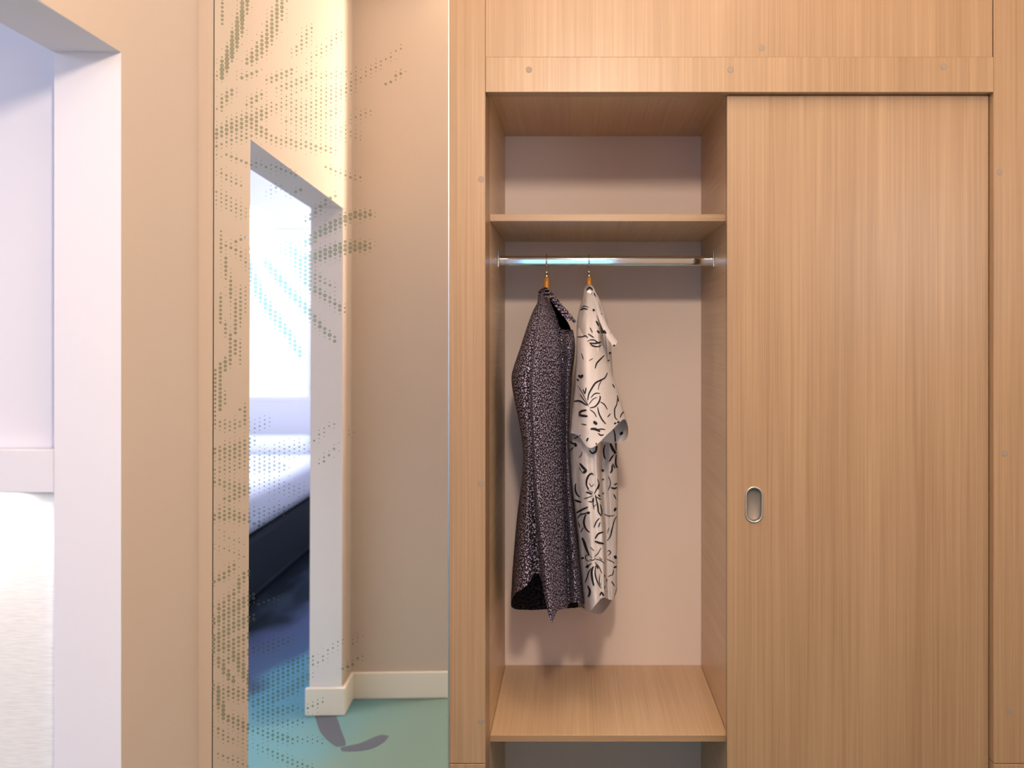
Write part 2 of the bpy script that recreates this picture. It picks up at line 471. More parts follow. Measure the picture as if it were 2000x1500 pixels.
def shelf(z0, z1):
    s = wp('shelf', box(XL + .0005, DIV - .0005, SY, BY, z0, z1, .0008), M['wood_y'])
    link('edge_band', box(XL + .0005, DIV - .0005, SY - .0012, SY - .0001, z0 + .0003, z1 - .0003), M['wood_x'], s)
shelf(1.6347, 1.6505)
shelf(0.4636, 0.4776)

# sliding door with an oval hole for the flush pull
DY0, DY1 = 2.325, 2.347
DX0, DX1 = 0.3268, 0.8915
HX, HZ = (1472.8 - 1125) / F * DY0, EYE + (660 - 985.5) / F * DY0
hw, hh = 0.0200, 0.0400          # half width and half height of the pull
def stadium(cx, cz, a, b, n=14):
    r = a; s = b - a; out = []
    for k in range(n + 1):
        t = math.pi * k / n; out.append((cx + r * math.cos(t), cz + s + r * math.sin(t)))
    for k in range(n + 1):
        t = math.pi + math.pi * k / n; out.append((cx + r * math.cos(t), cz - s + r * math.sin(t)))
    return out
bm = bmesh.new()
hole = stadium(HX, HZ, hw - .003, hh - .003)
outer = [(DX0, 0.03), (DX1, 0.03), (DX1, 1.896), (DX0, 1.896)]
loops = {}
for y in (DY0, DY1):
    ov = [bm.verts.new((x, y, z)) for x, z in outer]; iv = [bm.verts.new((x, y, z)) for x, z in hole]
    es = []
    for lp in (ov, iv):
        for i in range(len(lp)): es.append(bm.edges.new((lp[i], lp[(i + 1) % len(lp)])))
    bmesh.ops.triangle_fill(bm, use_beauty=True, use_dissolve=False, edges=es)
    loops[y] = (ov, iv)
for j in (0, 1):
    a, b = loops[DY0][j], loops[DY1][j]
    for i in range(len(a)): bm.faces.new((a[i], a[(i + 1) % len(a)], b[(i + 1) % len(a)], b[i]))
door = wp('sliding_door', bm, M['wood_z2'])
def stadium_sweep(profile):
    """profile: list of (inset, y) swept round the oval"""
    bm = bmesh.new(); rings = []
    for ins, y in profile:
        rings.append([bm.verts.new((x, y, z)) for x, z in stadium(HX, HZ, hw - ins, hh - ins)])
    for r0, r1 in zip(rings, rings[1:]):
        for i in range(len(r0)): bm.faces.new((r0[i], r0[(i + 1) % len(r0)], r1[(i + 1) % len(r0)], r1[i]))
    return bm, rings
bm, r = stadium_sweep([(0, DY0 + .0002), (0.0004, DY0 - .0024), (.0014, DY0 - .0034), (.0034, DY0 - .0034), (.0046, DY0 - .0022), (.0050, DY0 + .003)])
tag(link('handle', bm, M['steel'], door, True), 'oval satin steel rim of the flush pull')
bm, r = stadium_sweep([(.0050, DY0 + .002), (.0052, DY0 + .010), (.0062, DY0 + .0112)])
bm.faces.new(r[-1])
link('handle_cup', bm, M['steel_dark'], door, True)

# grey screw caps
for px, py, dd in [(1033, 136, FY), (1427, 136, FY), (1843, 130, FY), (1488, 93, FY + .0014), (940, 350, FY), (940, 944, FY),
                   (940, 1409, FY), (1952, 336, FY), (1962, 885, FY), (1972, 1388, FY)]:
    p = at(px, py, dd); bm = bmesh.new()
    n = 20; r0 = [bm.verts.new((p.x + .0068 * math.cos(2 * math.pi * k / n), dd, p.z + .0068 * math.sin(2 * math.pi * k / n))) for k in range(n)]
    r1 = [bm.verts.new((p.x + .0062 * math.cos(2 * math.pi * k / n), dd - .0006, p.z + .0062 * math.sin(2 * math.pi * k / n))) for k in range(n)]
    for k in range(n): bm.faces.new((r0[k], r0[(k + 1) % n], r1[(k + 1) % n], r1[k]))
    bm.faces.new(r1[::-1])
    wp('screw_cap', bm, M['cap'])

# hanging rail: oval chrome tube between two brackets
RY, RZC = 2.67, EYE + 150.5 / F * 2.67
RH, RW = 0.0122, 0.0075          # half height, half depth
bm = bmesh.new(); n = 40
xs = (XL + .004, DIV - .004)
rings = []
for x in xs:
    ring = []
    for k in range(n):
        tt = 2 * math.pi * k / n
        c, s = math.cos(tt), math.sin(tt)
        ring.append(bm.verts.new((x, RY + RW * math.copysign(abs(c) ** 0.35, c), RZC + RH * math.copysign(abs(s) ** 0.9, s))))
    rings.append(ring)
for k in range(n): bm.faces.new((rings[0][k], rings[0][(k + 1) % n], rings[1][(k + 1) % n], rings[1][k]))
rail = wp('hanging_rail', bm, M['chrome'], True)
for x0, x1 in ((XL + .0003, XL + .0038), (DIV - .0038, DIV - .0003)):
    bm = box(x0, x1, RY - .014, RY + .014, RZC - .016, RZC + .024, .001)
    link('rail_bracket', bm, M['steel'], rail)

# ------------------------------------------------------------------ mirror with halftone leaf print
A, PT = math.radians(1.04), math.radians(0.39)
P0 = Vector((-0.5, 2.310, EYE))
NRM = Vector((math.sin(A) * math.cos(PT), -math.cos(A) * math.cos(PT), math.sin(PT)))
def mirror_y(x, z):              # depth of the mirror face at x, z
    return P0.y + (NRM.x * (x - P0.x) + NRM.z * (z - P0.z)) / -NRM.y
def on_mirror(px, py):
    d = Vector(((px - 1125) / F, 1.0, (660 - py) / F))
    o = Vector((0, 0, EYE))
    tt = (P0 - o).dot(NRM) / d.dot(NRM)
    return o + d * tt
mir = empty('mirror', (-0.525, 2.32, 0))
tag(mir, 'tall frameless mirror printed with a halftone palm leaf, between wall and wardrobe', 'mirror')
MX0, MX1, MZ0, MZ1 = -0.7765, -0.2752, 0.02, 2.775
def slab(x0, x1, z0, z1, front, thick):
    bm = bmesh.new(); vs = []
    for dy in (front, front + thick):
        vs.append([bm.verts.new((x, mirror_y(x, z) + dy, z)) for x, z in ((x0, z0), (x1, z0), (x1, z1), (x0, z1))])
    bm.faces.new(vs[0]); bm.faces.new(vs[1][::-1])
    for i in range(4): bm.faces.new((vs[0][i], vs[0][(i + 1) % 4], vs[1][(i + 1) % 4], vs[1][i]))
    return bm
link('glass_panel', slab(MX0, MX1, MZ0, MZ1, 0, .006), M['mirror'], mir)
link('edge_trim', slab(MX1 + .0003, MX1 + .0040, MZ0, MZ1, -.004, .012), M['steel'], mir)
link('edge_gap_shade', slab(MX0 - .0018, MX0 - .0001, MZ0, MZ1, .0005, .006), M['black'], mir)  # dark strip put in for the shade in the gap by the wall

# leaf blades of the print: poly-lines with a half width and a top dot radius
BLADES = [
 ([(431,148),(442,120),(458,80),(470,40),(480,-5)],13,4.6), ([(434,-10),(434,45)],6,2.9),
 ([(486,120),(505,100),(525,70),(540,30),(553,-10)],17,3.7), ([(575,103),(590,85),(606,55)],11,2.5), ([(612,112),(640,90),(664,65)],8,2.0),
 ([(468,151),(490,145),(506,140)],8,3.2), ([(524,158),(545,150),(570,138)],10,3.1), ([(428,215),(440,190),(456,176)],10,3.2),
 ([(485,206),(497,195),(510,183)],11,3.0), ([(425,262),(450,250),(480,238),(515,222)],20,3.4), ([(484,246),(500,250),(520,258)],11,3.3),
 ([(424,285),(460,270),(500,262)],10,2.6), ([(500,262),(550,275),(600,284),(650,294)],11,2.8), ([(505,215),(540,208),(575,200)],14,2.1),
 ([(545,172),(570,165),(600,155),(612,140)],11,2.6), ([(570,214),(610,205),(650,190),(685,172)],15,2.3), ([(600,170),(640,180),(680,178)],14,2.0),
 ([(560,235),(610,228),(660,218)],12,2.4), ([(690,235),(700,226),(722,216)],7,1.9), ([(640,170),(690,160),(735,130),(785,92)],6,1.9),
 ([(752,167),(770,153),(790,135)],5,2.9), ([(575,240),(630,250),(690,258)],14,1.7), ([(560,255),(620,262),(700,268)],10,1.5), ([(600,150),(640,148),(690,140)],9,1.8),
 ([(520,225),(560,190),(590,175)],10,1.9), ([(600,120),(620,108)],8,1.6),
 ([(425,300),(450,306),(480,318),(530,326),(580,342)],6,2.7), ([(428,332),(445,348),(470,360)],8,2.4), ([(424,375),(450,395),(480,420)],14,2.0), ([(424,392),(450,408),(478,425)],8,1.9),
 ([(429,448),(430,470),(431,490)],5,2.7), ([(430,470),(448,482),(470,497),(479,510)],6,3.0), ([(448,484),(465,470),(480,463)],6,3.0),
 ([(438,500),(442,525),(450,560),(458,600),(458,650)],7,3.2), ([(466,555),(468,600),(466,640)],6,2.8), ([(478,560),(478,610)],4,1.8),
 ([(484,494),(505,482),(528,466)],7,3.2), ([(484,510),(492,535),(505,570),(525,602),(548,635),(565,655),(586,692)],11,3.6),
 ([(512,503),(530,525),(550,550),(580,585),(608,615),(630,640),(653,664)],9,3.9), ([(575,490),(590,520),(598,550),(615,565),(640,582),(670,606)],10,3.4),
 ([(600,474),(625,455),(650,440),(672,428),(692,420),(724,418)],13,4.0), ([(600,505),(625,498),(650,490),(672,484),(692,482),(716,481)],17,3.9),
 ([(600,432),(612,418),(632,398),(655,380)],7,3.2), ([(562,381),(575,374),(588,369)],7,3.2), ([(522,380),(536,368),(548,362)],7,2.6),
 ([(636,326),(660,335),(682,344),(706,349)],6,2.6), ([(602,500),(605,530),(610,560)],12,3.3), ([(615,535),(630,548),(652,564)],7,2.7),
 ([(560,470),(575,500),(590,540)],10,2.6), ([(540,470),(560,500)],9,2.0),
 ([(429,575),(429,600),(429,634)],5,3.1), ([(438,628),(438,655)],5,3.2), ([(448,650),(448,690),(447,716)],6,3.2), ([(458,662),(458,690)],5,3.2), ([(467,665),(467,710)],5,2.4),
 ([(438,700),(438,722)],5,3.6), ([(428,712),(428,760),(428,800)],6,3.6), ([(419,720),(418,820)],5,2.6), ([(438,765),(438,788)],4,2.6),
 ([(424,825),(450,832),(476,826)],16,2.3), ([(468,800),(477,795),(478,825)],8,2.8), ([(424,880),(450,880),(470,874),(490,862)],18,3.0), ([(424,898),(455,893),(485,885)],10,2.8),
 ([(495,838),(510,830),(525,820)],9,1.8), ([(488,896),(530,888),(590,872)],17,2.0), ([(610,862),(630,842),(656,826)],6,1.9), ([(624,908),(640,890),(662,868)],5,2.6), ([(676,848),(690,842)],4,1.7),
 ([(422,920),(450,914),(480,905)],12,2.2), ([(424,940),(450,950),(486,960)],14,3.0), ([(440,976),(460,970),(486,955)],11,3.2), ([(422,1010),(450,1006),(485,1016)],13,3.3), ([(424,992),(450,995)],8,2.4),
 ([(488,915),(520,912),(556,912)],16,2.7), ([(490,945),(530,945),(580,955)],18,1.8), ([(490,1005),(520,1000),(560,990)],16,1.9), ([(490,1022),(504,1022),(520,1024)],8,3.1), ([(430,1038),(450,1050),(475,1060)],7,1.7),
 ([(424,1068),(450,1078),(482,1092)],6,1.7), ([(420,1138),(440,1122),(458,1104)],9,3.4), ([(468,1140),(475,1125),(488,1118)],9,3.5),
 ([(424,1190),(445,1172),(470,1145)],9,3.4), ([(420,1215),(450,1195),(490,1165)],18,3.5), ([(420,1250),(450,1225),(492,1205)],18,3.6), ([(420,1270),(450,1260),(490,1240)],14,3.4),
 ([(424,1285),(440,1310),(455,1330)],10,3.8), ([(450,1265),(470,1300),(490,1340)],12,3.8), ([(440,1290),(470,1280),(492,1270)],14,3.0), ([(422,1340),(430,1370),(440,1405)],11,3.7),
 ([(440,1350),(465,1355),(485,1360)],18,2.9), ([(440,1400),(465,1412),(488,1425)],14,3.3), ([(422,1420),(440,1440),(455,1445)],9,2.6), ([(424,1475),(450,1480),(485,1494)],7,2.3), ([(470,1440),(490,1470)],8,1.8),
 ([(495,1270),(530,1262),(560,1250)],16,2.4), ([(500,1182),(530,1174),(565,1160)],6,2.6), ([(496,1350),(530,1330),(570,1305),(602,1286)],20,3.1), ([(496,1375),(530,1362),(570,1345),(600,1320)],18,3.2),
 ([(496,1395),(530,1390),(575,1385)],14,2.9), ([(496,1428),(520,1432),(550,1440),(575,1446)],13,2.9), ([(498,1405),(540,1412),(590,1410)],10,2.3), ([(575,1440),(600,1446),(630,1450)],6,2.0),
 ([(518,1462),(545,1478),(580,1492),(610,1502)],8,2.7), ([(500,1455),(520,1470)],8,1.8), ([(612,1298),(628,1288),(640,1270),(668,1252)],6,2.2), ([(670,1308),(686,1298),(706,1283)],5,3.2),
 ([(594,1388),(612,1378),(630,1368)],8,2.2), ([(690,1258),(705,1240)],4,1.6)]
def field(x, y):
    best = 0.0
    for pts, wdt, rm in BLADES:
        if not (min(p[0] for p in pts) - wdt < x < max(p[0] for p in pts) + wdt): continue
        if not (min(p[1] for p in pts) - wdt < y < max(p[1] for p in pts) + wdt): continue
        n = len(pts) - 1
        for i in range(n):
            (ax, ay), (bx, by) = pts[i], pts[i + 1]
            L2 = (bx - ax) ** 2 + (by - ay) ** 2
            t_ = max(0, min(1, ((x - ax) * (bx - ax) + (y - ay) * (by - ay)) / L2))
            dd = math.hypot(x - ax - t_ * (bx - ax), y - ay - t_ * (by - ay))
            g = (i + t_) / n
            ww = wdt * (0.45 + 0.55 * math.sin(math.pi * min(1, max(0, 0.08 + 0.84 * g))) ** 0.7)
            if dd < ww + 8: best = max(best, 1.15 - 0.05 * max(0, dd - ww))
            if dd < ww:
                best = max(best, rm * (1 - (dd / ww) ** 2.2) ** 0.6)
    return best
def build_dots():
    bm = bmesh.new()
    ex = (NRM.cross(Vector((0, 0, 1)))).normalized(); ez = ex.cross(NRM).normalized()
    if ez.z < 0: ez = -ez
    col = 0
    x = 424.5
    while x < 800:
        y = -6.0 + (4.05 if col % 2 else 0)
        while y < 1506:
            xx = x - (y / 1500) * 8.5
            r = field(xx, y)
            if r < 1.2 and random.random() < 0.35: r = 0
            r *= 0.9 + 0.2 * random.random()
            if r > 0 and xx - r > 416.5 - (y / 1500) * 6:
                c = on_mirror(xx, y) + NRM * 0.0004
                rr = r * 0.0011
                n_ = 12
                bm.faces.new([bm.verts.new(c + ex * rr * math.cos(2 * math.pi * k / n_) + ez * rr * math.sin(2 * math.pi * k / n_)) for k in range(n_)])
            y += 8.1
        x += 9.7; col += 1
    return bm
dots = link('halftone_print', build_dots(), M['print'], mir)
tag(dots, 'grey green halftone dots forming palm leaf blades', kind='stuff')

# ------------------------------------------------------------------ cloth helpers
def loft(levels, fr, near, hem, nu_per=8, nv=110, wrinkle=0.0016, seed=0, hole=None, centre=2.67):
    """levels: (py, [px round the ring]); fr: how far each ring point sits between the near end (0), the
    rail (1) and the far end (2); near: depth of the near end per level; hem: py of the hem per ring point."""
    n = len(fr)
    py = [l[0] for l in levels]
    def interp(tab, y):
        if y <= py[0]: return tab[0]
        if y >= py[-1]: return tab[-1]
        i = max(k for k in range(len(py)) if py[k] <= y); i = min(i, len(py) - 2)
        t_ = (y - py[i]) / (py[i + 1] - py[i])
        g = lambda k: tab[max(0, min(len(tab) - 1, k))]
        return cat(g(i - 1), g(i), g(i + 1), g(i + 2), t_)
    cols = [[l[1][k] for l in levels] for k in range(n)]
    frt = [[(f if not isinstance(f, (list, tuple)) else interp_f(f, y)) for y in py] for f in fr]
    bm = bmesh.new(); uvl = bm.loops.layers.uv.new('UVMap')
    grid = []; NU = n * nu_per
    from mathutils import noise
    for j in range(nv + 1):
        v = j / nv; row = []
        for i in range(NU):
            k = i // nu_per; t_ = (i % nu_per) / nu_per
            hv = cat(*[hem[(k + q) % n] for q in (-1, 0, 1, 2)], t_)
            y = py[0] + (hv - py[0]) * v
            ctl = []
            nd = interp(near, y)
            for q in (-1, 0, 1, 2):
                kk = (k + q) % n
                f = interp(frt[kk], y)
                ctl.append((interp(cols[kk], y), nd + f * (centre - nd)))
            px = cat(*[c[0] for c in ctl], t_); d = cat(*[c[1] for c in ctl], t_)
            p = at(px, y, d)
            nz = noise.noise(Vector((p.x * 34 + seed, p.y * 22, p.z * 7))) * min(1, v * 3)
            nz2 = noise.noise(Vector((p.x * 70 + seed, p.y * 60, p.z * 45)))
            p.y += nz * wrinkle * 4; p.x += nz * wrinkle * .5 + nz2 * wrinkle * 0.3
            p.y += nz2 * wrinkle
            row.append((bm.verts.new(p), p))
        grid.append(row)
    # arc length texture coordinates in metres
    us = [0.0]
    jm = nv // 2
    for i in range(NU):
        us.append(us[-1] + (grid[jm][(i + 1) % NU][1] - grid[jm][i][1]).length)
    for j in range(nv):
        for i in range(NU):
            yv = j / nv
            if hole and hole(i / nu_per, py[0] + (hem[0] - py[0]) * yv): continue
            i2 = (i + 1) % NU
            q = [grid[j][i], grid[j + 1][i], grid[j + 1][i2], grid[j][i2]]
            try: f = bm.faces.new([a[0] for a in q])
            except ValueError: continue
            for lp, (uu, pp) in zip(f.loops, ((us[i], q[0][1]), (us[i], q[1][1]), (us[i + 1], q[2][1]), (us[i + 1], q[3][1]))):
                lp[uvl].uv = (uu, pp.z)
    bm.normal_update()
    # outward normals
    s = 0
    cx = sum(v.co.x for v in bm.verts) / len(bm.verts); cy = sum(v.co.y for v in bm.verts) / len(bm.verts)
    for f in bm.faces:
        c = f.calc_center_median(); s += f.normal.x * (c.x - cx) + f.normal.y * (c.y - cy)
    if s < 0:
        for f in bm.faces: f.normal_flip()
    for v in list(bm.verts):
        if not v.link_faces: bm.verts.remove(v)
    bm.normal_update()
    return bm

def interp_f(pairs, y):
    if y <= pairs[0][0]: return pairs[0][1]
    for (a, fa), (b, fb) in zip(pairs, pairs[1:]):
        if y <= b: return fa + (fb - fa) * (y - a) / (b - a)
    return pairs[-1][1]

def strip(top, bot, nu=6, nv=5, bulge=0.004, thick=0.0016):
    """curved cloth band between two edges given as (px, py, depth)"""
    bm = bmesh.new(); uvl = bm.loops.layers.uv.new('UVMap')
    T = [at(*p) for p in top]; B = [at(*p) for p in bot]
    n = len(T); rows = []
    for i in range(n - 1):
        for s in range(nu + (1 if i == n - 2 else 0)):
            t_ = s / nu
            g = lambda L, k: L[max(0, min(n - 1, k))]
            a = cat(g(T, i - 1), g(T, i), g(T, i + 1), g(T, i + 2), t_)
            b = cat(g(B, i - 1), g(B, i), g(B, i + 1), g(B, i + 2), t_)
            rows.append([a.lerp(b, j / nv) + Vector((0, -bulge * math.sin(math.pi * j / nv), 0)) for j in range(nv + 1)])
    vs = [[bm.verts.new(p) for p in r] for r in rows]
    for r0, r1, p0, p1, i in zip(vs, vs[1:], rows, rows[1:], range(999)):
        for j in range(nv):
            f = bm.faces.new((r0[j], r0[j + 1], r1[j + 1], r1[j]))
            for lp, q in zip(f.loops, (p0[j], p0[j + 1], p1[j + 1], p1[j])):
                lp[uvl].uv = (q.x + q.y * .7, q.z)
    bm.normal_update()
    if sum(f.normal.y for f in bm.faces) > 0:
        for f in bm.faces: f.normal_flip()
    bm.normal_update()
    return bm

def cloth_obj(name, bm, mat, parent, thick=0.0009):
    base = parent.location
    bm.transform(Matrix.Translation(-base))
    me = bpy.data.meshes.new(name); bm.to_mesh(me); bm.free()
    for p in me.polygons: p.use_smooth = True
    me.materials.append(mat)
    o = bpy.data.objects.new(name, me); C.objects.link(o); o.parent = parent
    return o

# ------------------------------------------------------------------ dark shirt
dark = empty('shirt', (-0.07, 2.67, 0.69))
tag(dark, 'dark shirt with tiny pale blossom print, hanging left on the wardrobe rail', 'shirt', )
DL = [
 (572, 1056,1058,1060,1062,1066,1069,1070,1072,1074),
 (590, 1050,1054,1058,1061,1066,1072,1075,1079,1084),
 (605, 1042,1049,1055,1060,1068,1077,1082,1088,1096),
 (625, 1034,1042,1050,1056,1068,1081,1089,1098,1110),
 (645, 1027,1037,1046,1053,1068,1086,1095,1106,1119),
 (675, 1018,1030,1041,1049,1068,1090,1099,1110,1123),
 (705, 1008,1024,1038,1046,1068,1092,1100,1111,1121),
 (735, 1000,1018,1034,1044,1068,1094,1100,1109,1117),
 (770, 1003,1018,1034,1043,1068,1095,1100,1108,1115),
 (820, 1013,1024,1036,1044,1070,1096,1101,1107,1113),
 (870, 1021,1030,1039,1046,1071,1097,1102,1107,1112),
 (920, 1021,1030,1040,1049,1073,1098,1103,1109,1115),
 (1000,1014,1028,1044,1055,1077,1100,1105,1113,1122),
 (1080,1008,1026,1049,1062,1083,1103,1108,1119,1131),
 (1150,1004,1026,1055,1069,1088,1105,1111,1124,1138),
 (1215,1003,1026,1060,1075,1090,1108,1114,1128,1143)]
def far3(l, off=0):
    L, R = l[1], l[9]
    return [R - 9, (L + R) / 2 + 6 + off, L + 8]
lev = [(l[0], list(l[1:]) + [l[9] - 9, (l[1] + l[9]) / 2 + 5, l[1] + (8 if l[0] < 1000 else 2)]) for l in DL]
fr = [.48, .12, [(700, .06), (1150, .30)], 0.0, .22, .50, [(640, .9), (670, .62)], [(640, .95), (670, .34)], .72, 1.5, 2.0, 1.5]
near = [2.640, 2.602, 2.577, 2.543, 2.517, 2.492, 2.474, 2.466, 2.463, 2.462, 2.461, 2.460, 2.458, 2.455, 2.452, 2.450]
hem = [1163, 1146, 1122, 1213, 1193, 1188, 1178, 1178, 1181, 1186, 1190, 1189]
hole = lambda u, y: 6.0 <= u < 8.6 and y < 640
bm = loft(lev, fr, near, hem, seed=3.0, hole=hole)
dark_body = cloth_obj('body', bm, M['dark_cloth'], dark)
top = [(1051,571,2.70),(1056,565,2.685),(1064,561,2.655),(1073,565,2.628),(1086,580,2.600),(1100,597,2.578),(1114,613,2.566),(1126,628,2.562)]
bot = [(1050,590,2.69),(1054,594,2.668),(1061,583,2.632),(1071,582,2.606),(1083,596,2.582),(1095,612,2.560),(1105,622,2.550),(1122,631,2.553)]
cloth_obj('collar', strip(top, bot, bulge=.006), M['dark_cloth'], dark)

# ------------------------------------------------------------------ white shirt
wht = empty('shirt', (0.035, 2.67, 0.69))
tag(wht, 'white short-sleeved shirt with black brushstroke flower print, hanging right on the wardrobe rail', 'shirt')
WLV = [
 (563, 1141,1144,1148,1152,1155,1157,1158,1160),
 (580, 1138,1142,1148,1154,1160,1163,1166,1169),
 (600, 1132,1138,1147,1156,1164,1169,1173,1178),
 (630, 1127,1134,1145,1157,1168,1174,1180,1186),
 (660, 1126,1134,1146,1159,1171,1178,1185,1191),
 (700, 1125,1134,1147,1160,1172,1180,1189,1195),
 (750, 1122,1132,1146,1158,1170,1180,1191,1198),
 (800, 1116,1127,1143,1157,1170,1179,1192,1201),
 (850, 1113,1124,1142,1156,1169,1177,1192,1204),
 (900, 1114,1125,1143,1156,1168,1175,1192,1206),
 (960, 1118,1130,1147,1160,1172,1177,1193,1206),
 (1040,1127,1138,1153,1166,1178,1182,1195,1205),
 (1110,1134,1144,1158,1170,1180,1184,1196,1205),
 (1160,1140,1149,1162,1173,1181,1186,1196,1205),
 (1205,1143,1151,1164,1176,1184,1190,1196,1205)]
lev = [(l[0], list(l[1:]) + [l[8] - 5, (l[1] + l[8]) / 2 - 2, l[1] + (8 if l[0] < 1050 else -22 * (l[0] - 1050) / 150 + 8)]) for l in WLV]
frw = [.62, .20, 0.0, .05, .12, .95, .98, 1.12, 1.5, 2.0, 1.6]
nearw = [2.640, 2.602, 2.575, 2.537, 2.512, 2.496, 2.490, 2.486, 2.482, 2.480, 2.478, 2.476, 2.474, 2.472, 2.470]
hemw = [1188, 1194, 1182, 1170, 1168, 1169, 1171, 1147, 1165, 1199, 1186]
bmw = loft(lev, frw, nearw, hemw, seed=11.0, wrinkle=.0022, hole=lambda u, y: 4.4 <= u < 5.8 and 586 < y < 650)
body_b = bmw.copy()
# short sleeve on the near side
SLV = [
 (622, 1131,1136,1145,1156,1164, 1160,1138),
 (650, 1127,1134,1143,1156,1167, 1163,1136),
 (680, 1126,1134,1145,1161,1178, 1172,1136),
 (720, 1125,1134,1148,1168,1190, 1183,1137),
 (760, 1123,1133,1150,1175,1204, 1196,1138),
 (800, 1119,1132,1152,1182,1215, 1208,1140),
 (840, 1115,1131,1153,1188,1225, 1216,1143),
 (885, 1113,1130,1154,1192,1230, 1220,1146)]
frs = [.62, .18, 0.0, .10, .55, 1.0, .9]
nears = [2.590, 2.535, 2.490, 2.458, 2.446, 2.439, 2.434, 2.430]
hems = [846, 852, 875, 846, 819, 862, 858]
bms = loft([(l[0], list(l[1:])) for l in SLV], frs, nears, hems, seed=23.0, nv=60, wrinkle=.0016, centre=2.60)
slv_b = bms.copy()
top = [(1140,566,2.690),(1144,557,2.676),(1151,555,2.655),(1160,563,2.632),(1167,584,2.606),(1173,605,2.585),(1182,627,2.566),(1192,647,2.553),(1206,667,2.548)]
bot = [(1139,578,2.676),(1143,581,2.650),(1150,577,2.628),(1156,583,2.607),(1162,602,2.585),(1169,622,2.565),(1177,642,2.549),(1187,662,2.538),(1200,679,2.540)]
bmc = strip(top, bot, bulge=.005)
col_b = bmc.copy()
cloth_obj('body', bmw, M['white_cloth'], wht)
cloth_obj('sleeve', bms, M['white_cloth'], wht)
cloth_obj('collar', bmc, M['white_cloth'], wht)
p = at(1151, 571, 2.622)
bm = bmesh.new()
bmesh.ops.create_cone(bm, cap_ends=True, segments=20, radius1=.0062, radius2=.0056, depth=.002)
bm.transform(Matrix.Translation(p) @ Matrix.Rotation(math.radians(80), 4, 'X'))
link('button', bm, M['button'], wht)

